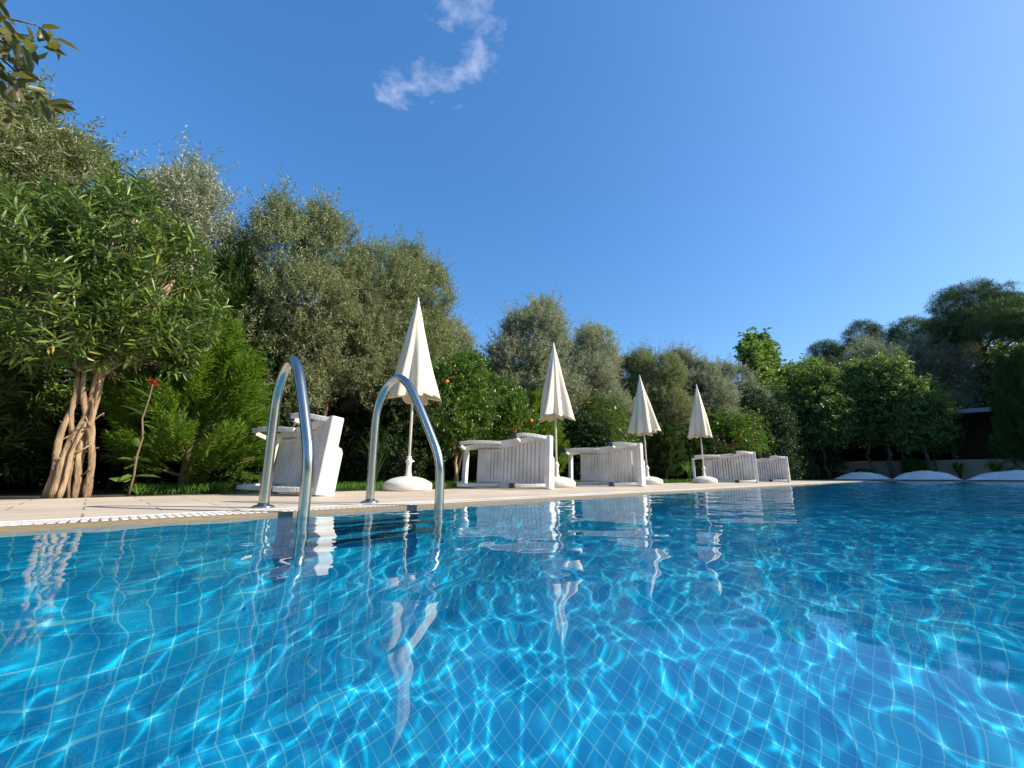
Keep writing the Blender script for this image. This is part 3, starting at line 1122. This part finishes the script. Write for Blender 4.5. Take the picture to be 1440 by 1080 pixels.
K['broad'] = reg_tree('broadleaf_tree', c, t, 5.3, 3.6)
# poplar: upright leafy shoots
pl = [(x_, y_, z_, .28, .28, .9) for (x_, y_, z_) in [(-1.4, 0, 5.4), (-.75, .1, 6.0), (0, 0, 6.5), (.6, .1, 5.7), (1.1, 0, 6.2), (1.7, .1, 5.3), (-.6, 0, 4.6), (.1, 0, 4.8), (.8, 0, 4.0), (-1.2, 0, 3.6), (1.5, 0, 4.0)]] + [(0, 0, 3.0, 1.4, 1.0, 1.0)]
c, t = leafy_kind(43, pl, 900, 11, .20, .16, M['broad'], [(0, 0, .1, 0, 2.8, .09)], .5, 'bark_grey', 1.2, .9, .1)
K['poplar'] = reg_tree('poplar_tree', c, t, 7.4, 3.2)
# dark evergreen shrub used behind
c, t = leafy_kind(44, [(0, 0, .35, 1.5, .9, .5), (0, 0, 1.0, 1.3, .8, 1.0), (-.8, 0, 1.7, .7, .6, .8), (.7, .1, 1.8, .8, .6, .8), (0, 0, 2.4, .7, .6, .5)], 3400, 12, .085, .042, M['hedge'],
                  [(0, 0, .1, 0, 1.0, .05), (.2, 0, .6, 0, 1.0, .04), (-.2, 0, -.6, 0, 1.0, .04)], .22, 'bark_grey', .3, .9, .5)
K['shrub'] = reg_tree('evergreen_shrub', c, t, 2.8, 2.8)
# pine with needle tufts
def pine_kind(seed, lobes, n, stems, L=.16):
    global rng
    rng = np.random.default_rng(seed)
    random.seed(seed)
    P_, O_ = lobes_points(lobes, n, .35, .7, seed, .42)
    a = shoots(P_, O_ * .7 + np.array([0, 0, .6]) + rng.normal(size=P_.shape) * .4, .22, 5, L, .016, .9, False, .02, whorl=3, jit=.2)
    mb = MB()
    for (sx, sy, tx, ty, th, r0) in stems:
        pts = limb(mb, (sx, sy, 0), (tx, ty, th), r0, r0 * .5, 8, .05, 8)
        for q in lobes:
            k = min(range(len(pts)), key=lambda i: abs(pts[i].z - (q[2] - .5)))
            pp = limb(mb, pts[k], q[:3], r0 * .32, r0 * .14, 6, .06, 6)
            for _ in range(6):
                dd = Vector(unit(rng.normal(size=3)) * np.array(q[3:]) * .85)
                limb(mb, pp[-2], Vector(q[:3]) + dd, r0 * .12, r0 * .05, 3, .08, 4)
    return np_mesh('pine_crown', a[0], a[1], M['pine'], a[2]), mb.mesh('pine_trunk', M['bark_grey'], True)


c, t = pine_kind(51, [(0, 0, 9.2, 1.5, 1.5, .8), (1.5, .2, 8.3, 1.5, 1.3, .7), (-1.6, 0, 7.7, 1.5, 1.2, .65), (-2.6, .2, 6.9, 1.3, 1.2, .55), (2.4, 0, 7.2, 1.4, 1.2, .6), (-.4, -1, 8.4, 1.2, 1, .6), (.4, 1.0, 7.6, 1.2, 1.2, .6), (-3.4, 0, 6.4, .8, .8, .4)],
                 4200, [(0, 0, .3, 0, 8.6, .17)], .26)
K['pinebig'] = reg_tree('umbrella_pine', c, t, 10.0, 7.0)
c, t = pine_kind(52, [(0, 0, 7.6, .8, .8, .9), (-.8, 0, 6.4, 1.0, .9, .7), (.9, 0, 6.6, 1.0, .9, .7), (-1.2, 0, 5.0, 1.1, 1, .8), (1.2, 0, 5.2, 1.1, 1, .8), (0, 0, 4.2, 1.4, 1.2, .8), (0, 0, 5.8, 1.0, 1, .8)],
                 3600, [(0, 0, 0, 0, 7.5, .13)], .24)
K['pine'] = reg_tree('pine_tree', c, t, 8.4, 4.2)

OG = 'silvery olive trees behind the deck'
for (k, x, y, h, w, rz, m_, lab) in [
        ('olive2', -1.40, 7.4, 4.75, 3.1, 30, 'olive', 'tall olive tree at the left edge rising above the oleander'),
        ('olive1', .35, 8.1, 4.85, 2.9, 100, 'oliveS', 'pale silvery olive tree top showing behind the right of the oleander crown'),
        ('olive1', 2.3, 7.2, 4.8, 2.6, 0, 'olive', 'large olive tree with two peaks behind the ladder handrails'),
        ('olive2', 4.15, 7.6, 4.95, 2.9, 10, 'olive', 'broad olive tree behind the nearest closed umbrella'),
        ('olive3', 6.5, 9.2, 4.35, 2.6, 40, 'oliveS', 'pale olive tree low in the gap right of the nearest umbrella'),
        ('olive3', 9.3, 8.5, 5.5, 3.5, 0, 'oliveS', 'tall silvery olive tree behind the second umbrella'),
        ('olive1', 11.7, 8.2, 5.1, 3.6, 200, 'oliveS', 'silvery olive tree rising between the second and third umbrellas'),
        ('olive2', 14.1, 7.6, 4.7, 3.4, 80, 'olive', 'olive tree directly behind the third umbrella'),
        ('olive3', 16.8, 7.1, 5.1, 3.4, 130, 'oliveS', 'rounded olive tree behind the farthest umbrella'),
        ('olive1', 20.3, 6.9, 5.2, 3.6, 300, 'oliveS', 'wide olive tree right of the farthest umbrella, below the poplars'),
        ('olive2', 23.5, 6.4, 4.6, 3.2, 210, 'olive', 'olive tree standing behind the rightmost lounger'),
        ('olive2', 29.0, 2.6, 7.2, 4.8, 20, 'oliveS', 'silvery olive crown above the broadleaf trees at the far end'),
        ('olive1', 31.5, .3, 7.6, 4.8, 120, 'oliveS', 'pale olive crown beside the grey shelter roof')]:
    plant(K[k], x, y, h, w, rz, lab, 'olive tree', OG, crown_mat=M[m_])

ol = plant(K['oleander'], -.12, 5.32, 2.95, 1.50, 0, 'leafy oleander tree with twisted tan stems at the left end of the deck', 'oleander tree')
plant(K['oleanderbush'], 9.75, 6.5, 2.2, 2.3, 20, 'long-leaved oleander bush behind the blue-capped lounger', 'bush')
plant(K['oleanderbush'], -1.0, 7.0, 1.9, 2.0, 70, 'dark oleander bush in the shade behind the twisted stems', 'bush')

for (k, x, y, h, w, rz, m_, lab) in [
        ('conifer1', .74, 5.98, 2.0, 1.80, 0, 'conifer', 'bushy bright green conifer between the oleander and the ladder'),
        ('conifer2', 1.15, 7.3, 3.55, 1.6, 50, 'coniferD', 'tall dark conifer behind the bright green one'),
        ('conifer2', 6.55, 6.2, 1.95, 1.7, 140, 'conifer', 'bright green conifer behind the second lounger'),
        ('conifer2', 12.6, 6.3, 1.75, 1.5, 230, 'coniferD', 'low dark conifer behind the third umbrella base'),
        ('conifer1', 24.5, -1.95, 4.6, 2.1, 80, 'coniferD', 'tall dark conifer at the right edge of the picture'),
        ('conifer1', 13.9, 6.1, 1.5, 1.3, 310, 'coniferD', 'small dark conifer left of the fourth lounger')]:
    plant(K[k], x, y, h, w, rz, lab, 'conifer', 'feathery conifers in the planting', crown_mat=M[m_])

fm = MB()
fm.lathe([(.004, -.044), (.02, -.041), (.034, -.028), (.043, -.008), (.044, .008), (.036, .026), (.022, .038), (.006, .042)], seg=14)
fruit_mesh = fm.mesh('fruit', M['fruit'], True)
random.seed(77)
for (x, y, h, w, rz, nf, lab) in [(4.3, 5.75, 2.35, 1.45, 0, 5, 'orange tree with ripe fruit left of the second lounger'),
                                  (5.55, 6.15, 2.2, 1.5, 140, 4, 'orange tree with a few paler fruit behind the second lounger'),
                                  (16.3, 5.9, 2.6, 3.0, 60, 8, 'orange tree fruiting above the fourth lounger'),
                                  (18.9, 6.0, 2.9, 2.6, 160, 6, 'farthest orange tree, low behind the rightmost lounger')]:
    r = plant(K['orange'], x, y, h, w, rz, lab, 'orange tree', 'orange trees behind the loungers')
    dcam = Vector((-x, -y, 0)).normalized()
    dcam.rotate(Matrix.Rotation(-R(rz), 3, 'Z'))
    for k in range(nf):
        q = random.choice(olb[:4])
        a_ = math.atan2(dcam.y, dcam.x) + random.uniform(-1.2, 1.2)
        el = random.uniform(-.6, .5)
        f = bpy.data.objects.new('orange_fruit', fruit_mesh)
        COL.objects.link(f)
        f.parent = r
        f.location = (q[0] + 1.04 * q[3] * math.cos(a_) * math.cos(el), q[1] + 1.04 * q[4] * math.sin(a_) * math.cos(el), q[2] + 1.0 * q[5] * math.sin(el))
        f.scale = (1.5 / w, 1.5 / w, 2.3 / h)

for (x, y, h, w, rz, lab) in [(24.9, 4.3, 5.3, 4.4, 0, 'green broadleaf tree left of the far cushions'),
                              (25.6, 2.2, 5.5, 3.8, 70, 'green broadleaf tree with a pale slender trunk behind the far cushions'),
                              (25.6, .95, 4.3, 3.0, 160, 'green broadleaf tree behind the middle white cushion'),
                              (33.0, -3.0, 6.8, 5.2, 310, 'broadleaf tree filling the gap under the umbrella pine at the right edge'),
                              (27.6, 5.8, 6.2, 4.6, 250, 'broadleaf tree filling the corner behind the rightmost lounger')]:
    plant(K['broad'], x, y, h, w, rz, lab, 'tree', 'green broadleaf trees at the far end')
for (x, y, h, w, rz, lab) in [(23.6, 6.3, 7.5, 3.8, 0, 'tall young poplar with upright leafy shoots above the olives'),
                              (28.5, 6.2, 6.8, 2.0, 120, 'narrow young poplar just right of the tallest one')]:
    plant(K['poplar'], x, y, h, w, rz, lab, 'poplar tree', 'young poplars')
plant(K['pinebig'], 32, -1.6, 10.0, 7.6, 20, 'umbrella pine with spreading dark crown at the right edge', 'pine tree')
for (x, y, h, w, rz, lab) in [(33, 5.0, 8.6, 5.0, 0, 'pine tree leftmost on the far skyline, beside the poplars'),
                              (35, 3.2, 9.9, 5.6, 90, 'pine tree with the highest tip in the middle of the far skyline'),
                              (34.5, 1.0, 9.4, 6.0, 200, 'pine tree on the far skyline just left of the umbrella pine')]:
    plant(K['pine'], x, y, h, w, rz, lab, 'pine tree', 'pines on the far skyline')

# dark evergreen screen behind everything, one shrub at a time
SG = 'dark evergreen shrubs closing the back of the planting'
n_ = 0
spots = [(-5.2, 8.3), (-3.3, 8.5), (-1.4, 9.2), (.6, 9.3), (2.6, 9.2), (4.6, 9.4), (6.8, 9.9), (9, 9.8), (11.2, 9.6), (13.4, 9.4), (15.8, 9.2), (18.2, 9.0), (20.8, 8.8), (23.4, 8.4), (26, 8.0), (28.6, 7.6)]
for i, (x, y) in enumerate(spots):
    plant(K['shrub'], x, y, 3.1 + .5 * math.sin(i * 2.1), 3.3, 40 * i, 'dark evergreen shrub in the shaded screen behind the olive trees', 'shrub', SG)
FG = 'dark shrubs under the trees at the far end'
for i, (x, y) in enumerate([(22.6, 5.5), (25.4, 5.3), (28.4, 4.6), (29.5, 3.2), (30.2, 1.4), (30.6, -2.2), (28.5, -3.8), (33, 0.2), (33, 2.6), (19.6, 5.9), (21.0, 6.2), (31, 5.5)]):
    plant(K['shrub'], x, y, 3.4 + .5 * math.sin(i * 1.7), 3.2, 55 * i, 'dark evergreen shrub massed under the trees at the far end', 'shrub', FG)
EG = 'low shrubs in the shade behind the loungers'
for i, (x, y) in enumerate([(-2.3, 6.6), (1.9, 7.9), (3.4, 8.1), (7.8, 7.6), (8.6, 6.9), (10.9, 7.0), (12.5, 7.6), (15.2, 7.0), (17.6, 6.6), (14.6, 6.6)]):
    plant(K['shrub'], x, y, 2.0 + .3 * math.sin(i * 1.3), 2.2, 70 * i, 'low dark shrub in the shade close behind the deck', 'shrub', EG)

# trees out of frame to the right that put the far end in shade (the far right of the place)
for i, (x, y, h) in enumerate([(27.0, -5.2, 8.0), (31.0, -8.0, 8.5), (35.5, -9.0, 9.5), (25.8, -9.5, 8.0)]):
    plant(K['broad'], x, y, h, 6.0, 60 * i, 'tall broadleaf tree beyond the right edge that shades the far deck', 'tree', 'shade trees beyond the right edge')

# the garden on the camera's side of the pool, seen in the polished rails and shading nothing in view
for i, (x, y, h) in enumerate([(-16, -13, 6.0), (-11, -15.5, 6.5), (-5.5, -16.5, 6.2), (0, -17.5, 6.8), (6, -18, 6.4), (12, -18.5, 6.8), (-15, -7, 5.5), (-15, -1, 5.0)]):
    plant(K['broad'], x, y, h, 6.0, 77 * i, 'leafy broadleaf tree in the garden behind the camera, across the pool', 'tree', 'trees on the near side of the pool')

# overhanging branch at the top left
rng = np.random.default_rng(61)
random.seed(61)
br_root = thing('citrus_branch_tree', 'tree at the left edge whose leafy branch hangs into the top left corner', 'tree', (-2.20, 3.5, GND - .10))
lb_ = [(-2.6 + 2.6, 0, 2.3, .7, .7, .5), (.5, -.1, 2.75, .5, .5, .4), (.9, -.25, 2.6, .45, .4, .35)]
P_, O_ = lobes_points(lb_, 260, .4, .6, 3, .6)
a = shoots(P_, O_ + rng.normal(size=P_.shape) * .3, .2, 7, .10, .04, .8, True)
# the hanging spray itself
tips = []
for k in range(16):
    s0 = np.array([1.55, -.55, 2.33]) + rng.normal(size=3) * np.array([.11, .08, .10])
    tips.append(s0)
tips = np.array(tips)
sp = shoots(tips, np.tile(np.array([.55, -.3, -.55]), (len(tips), 1)) + rng.normal(size=tips.shape) * .25, .22, 8, .090, .038, .75, True, .15)
w_ = merge(a, sp)
mb = MB()
mb.tube([(0, 0, 0), (.05, 0, .8), (-.02, .03, 1.5), (.05, 0, 2.2)], [.08, .07, .055, .04], 10)
limb(mb, (.05, 0, 2.1), (.9, -.3, 2.62), .035, .018, 6, .06, 7)
limb(mb, (.9, -.3, 2.62), (1.62, -.58, 2.34), .018, .006, 6, .05, 6)
for p in tips:
    limb(mb, (1.3, -.46, 2.48), p, .008, .004, 4, .05, 5)
mb.build('trunk', M['bark_grey'], br_root, smooth=True)
o = bpy.data.objects.new('crown', np_mesh('branch_crown', w_[0], w_[1], M['brown_leaf'], w_[2]))
COL.objects.link(o)
o.parent = br_root


# strappy plants
def strappy(name, label, x, y, h, n, m, cat='plant', spread=.7, w=.035):
    global rng
    r = np.random.default_rng(int(abs(x * 100) + abs(y * 10)))
    vs, fs, vv = [], [], []
    for k in range(n):
        a_ = r.random() * 6.28
        L = h * (.7 + .5 * r.random())
        lean = spread * (.3 + .9 * r.random())
        pr = None
        c0 = r.random()
        for i in range(7):
            t_ = i / 6
            z_ = L * math.sin(t_ * PI * .5 * (1.05 + lean * .5)) * (1 - .25 * lean)
            rr_ = L * lean * t_ ** 1.4
            ww = w * (1 - t_ ** 2.2) * .5 + .001
            c_ = (rr_ * math.cos(a_), rr_ * math.sin(a_), max(z_, .02))
            sx, sy = -math.sin(a_) * ww, math.cos(a_) * ww
            vs += [(c_[0] - sx, c_[1] - sy, c_[2]), (c_[0] + sx, c_[1] + sy, c_[2])]
            vv += [c0, c0]
            if i:
                o_ = len(vs) - 4
                fs.append((o_, o_ + 1, o_ + 3, o_ + 2))
    o = bpy.data.objects.new(name, np_mesh(name, np.array(vs), np.array(fs), m, np.array(vv), quads=True))
    COL.objects.link(o)
    o.location = (x, y, GND)
    tag(o, label, cat)
    return o


strappy('strap_leaf_plant', 'strap-leaved plant just left of the nearest umbrella pole', 2.95, 5.9, .80, 46, M['hedge'])
strappy('strap_leaf_plant', 'bright strap-leaved plant against the low wall behind the rightmost cushion', 25.5, -.9, .8, 40, M['conifer'], w=.08)
strappy('strap_leaf_plant', 'spiky green plant beside the low wall, left of the brighter strap-leaved one', 25.4, .1, .75, 34, M['citrus'], w=.07)
strappy('strap_leaf_plant', 'tuft of thin tall leaves behind the grass, left of the fourth lounger', 12.2, 5.4, .6, 30, M['grass'], w=.02)
plant(K['orange'], 25.2, 1.45, .95, 1.3, 10, 'small bright leafy bush in front of the low wall between two cushions', 'bush', name='leafy_bush')
plant(K['orange'], 25.0, 3.1, .5, .9, 90, 'little bush with pale flowers left of the far cushions', 'bush', name='leafy_bush')

# red flower head by the oleander
fl = thing('hibiscus_plant', 'thin plant with one red flower right of the twisted oleander stems', 'plant', (.27, 5.25, GND))
mb = MB()
limb(mb, (0, 0, 0), (.03, -.02, 1.06), .010, .006, 6, .04, 6)
mb.build('stem', M['bark_brown'], fl, smooth=True)
rng = np.random.default_rng(5)
pp = np.tile(np.array([[.03, -.02, 1.06]]), (14, 1))
a = leaves(pp, rng.normal(size=(14, 3)) + np.array([0, -.3, .4]), .05, .03, True)
o = bpy.data.objects.new('flower', np_mesh('flower', a[0], a[1], M['petal'], a[2]))
COL.objects.link(o)
o.parent = fl
zz = rng.random(16) * .85 + .15
pp = np.stack([.03 * zz, -.02 * zz, zz], -1)
a = leaves(pp, rng.normal(size=(16, 3)) * np.array([1, 1, .3]) + np.array([0, 0, .2]), .17, .06, True)
o = bpy.data.objects.new('leaves', np_mesh('leaves', a[0], a[1], M['oleander'], a[2]))
COL.objects.link(o)
o.parent = fl

# grass strip behind the deck
rng = np.random.default_rng(71)
N = 42000
gxp = .35 + 19 * rng.random(N) ** 1.5
gyp = 5.45 + 2.2 * rng.random(N) ** 1.2
keep = (np.sin(gxp * 2.3) * np.sin(gyp * 3.1 + 1) + rng.random(N) * .9) > .3
gxp, gyp = gxp[keep], gyp[keep]
PP = np.stack([gxp, gyp, np.full(len(gxp), GND)], -1)
a = leaves(PP, np.array([0, 0, 1.0]) + rng.normal(size=PP.shape) * .35, .10, .010, False, .1)
o = bpy.data.objects.new('grass', np_mesh('grass', a[0], a[1], M['grass'], a[2]))
COL.objects.link(o)
tag(o, 'low bright grass growing along the back of the deck', 'grass', kind='stuff')
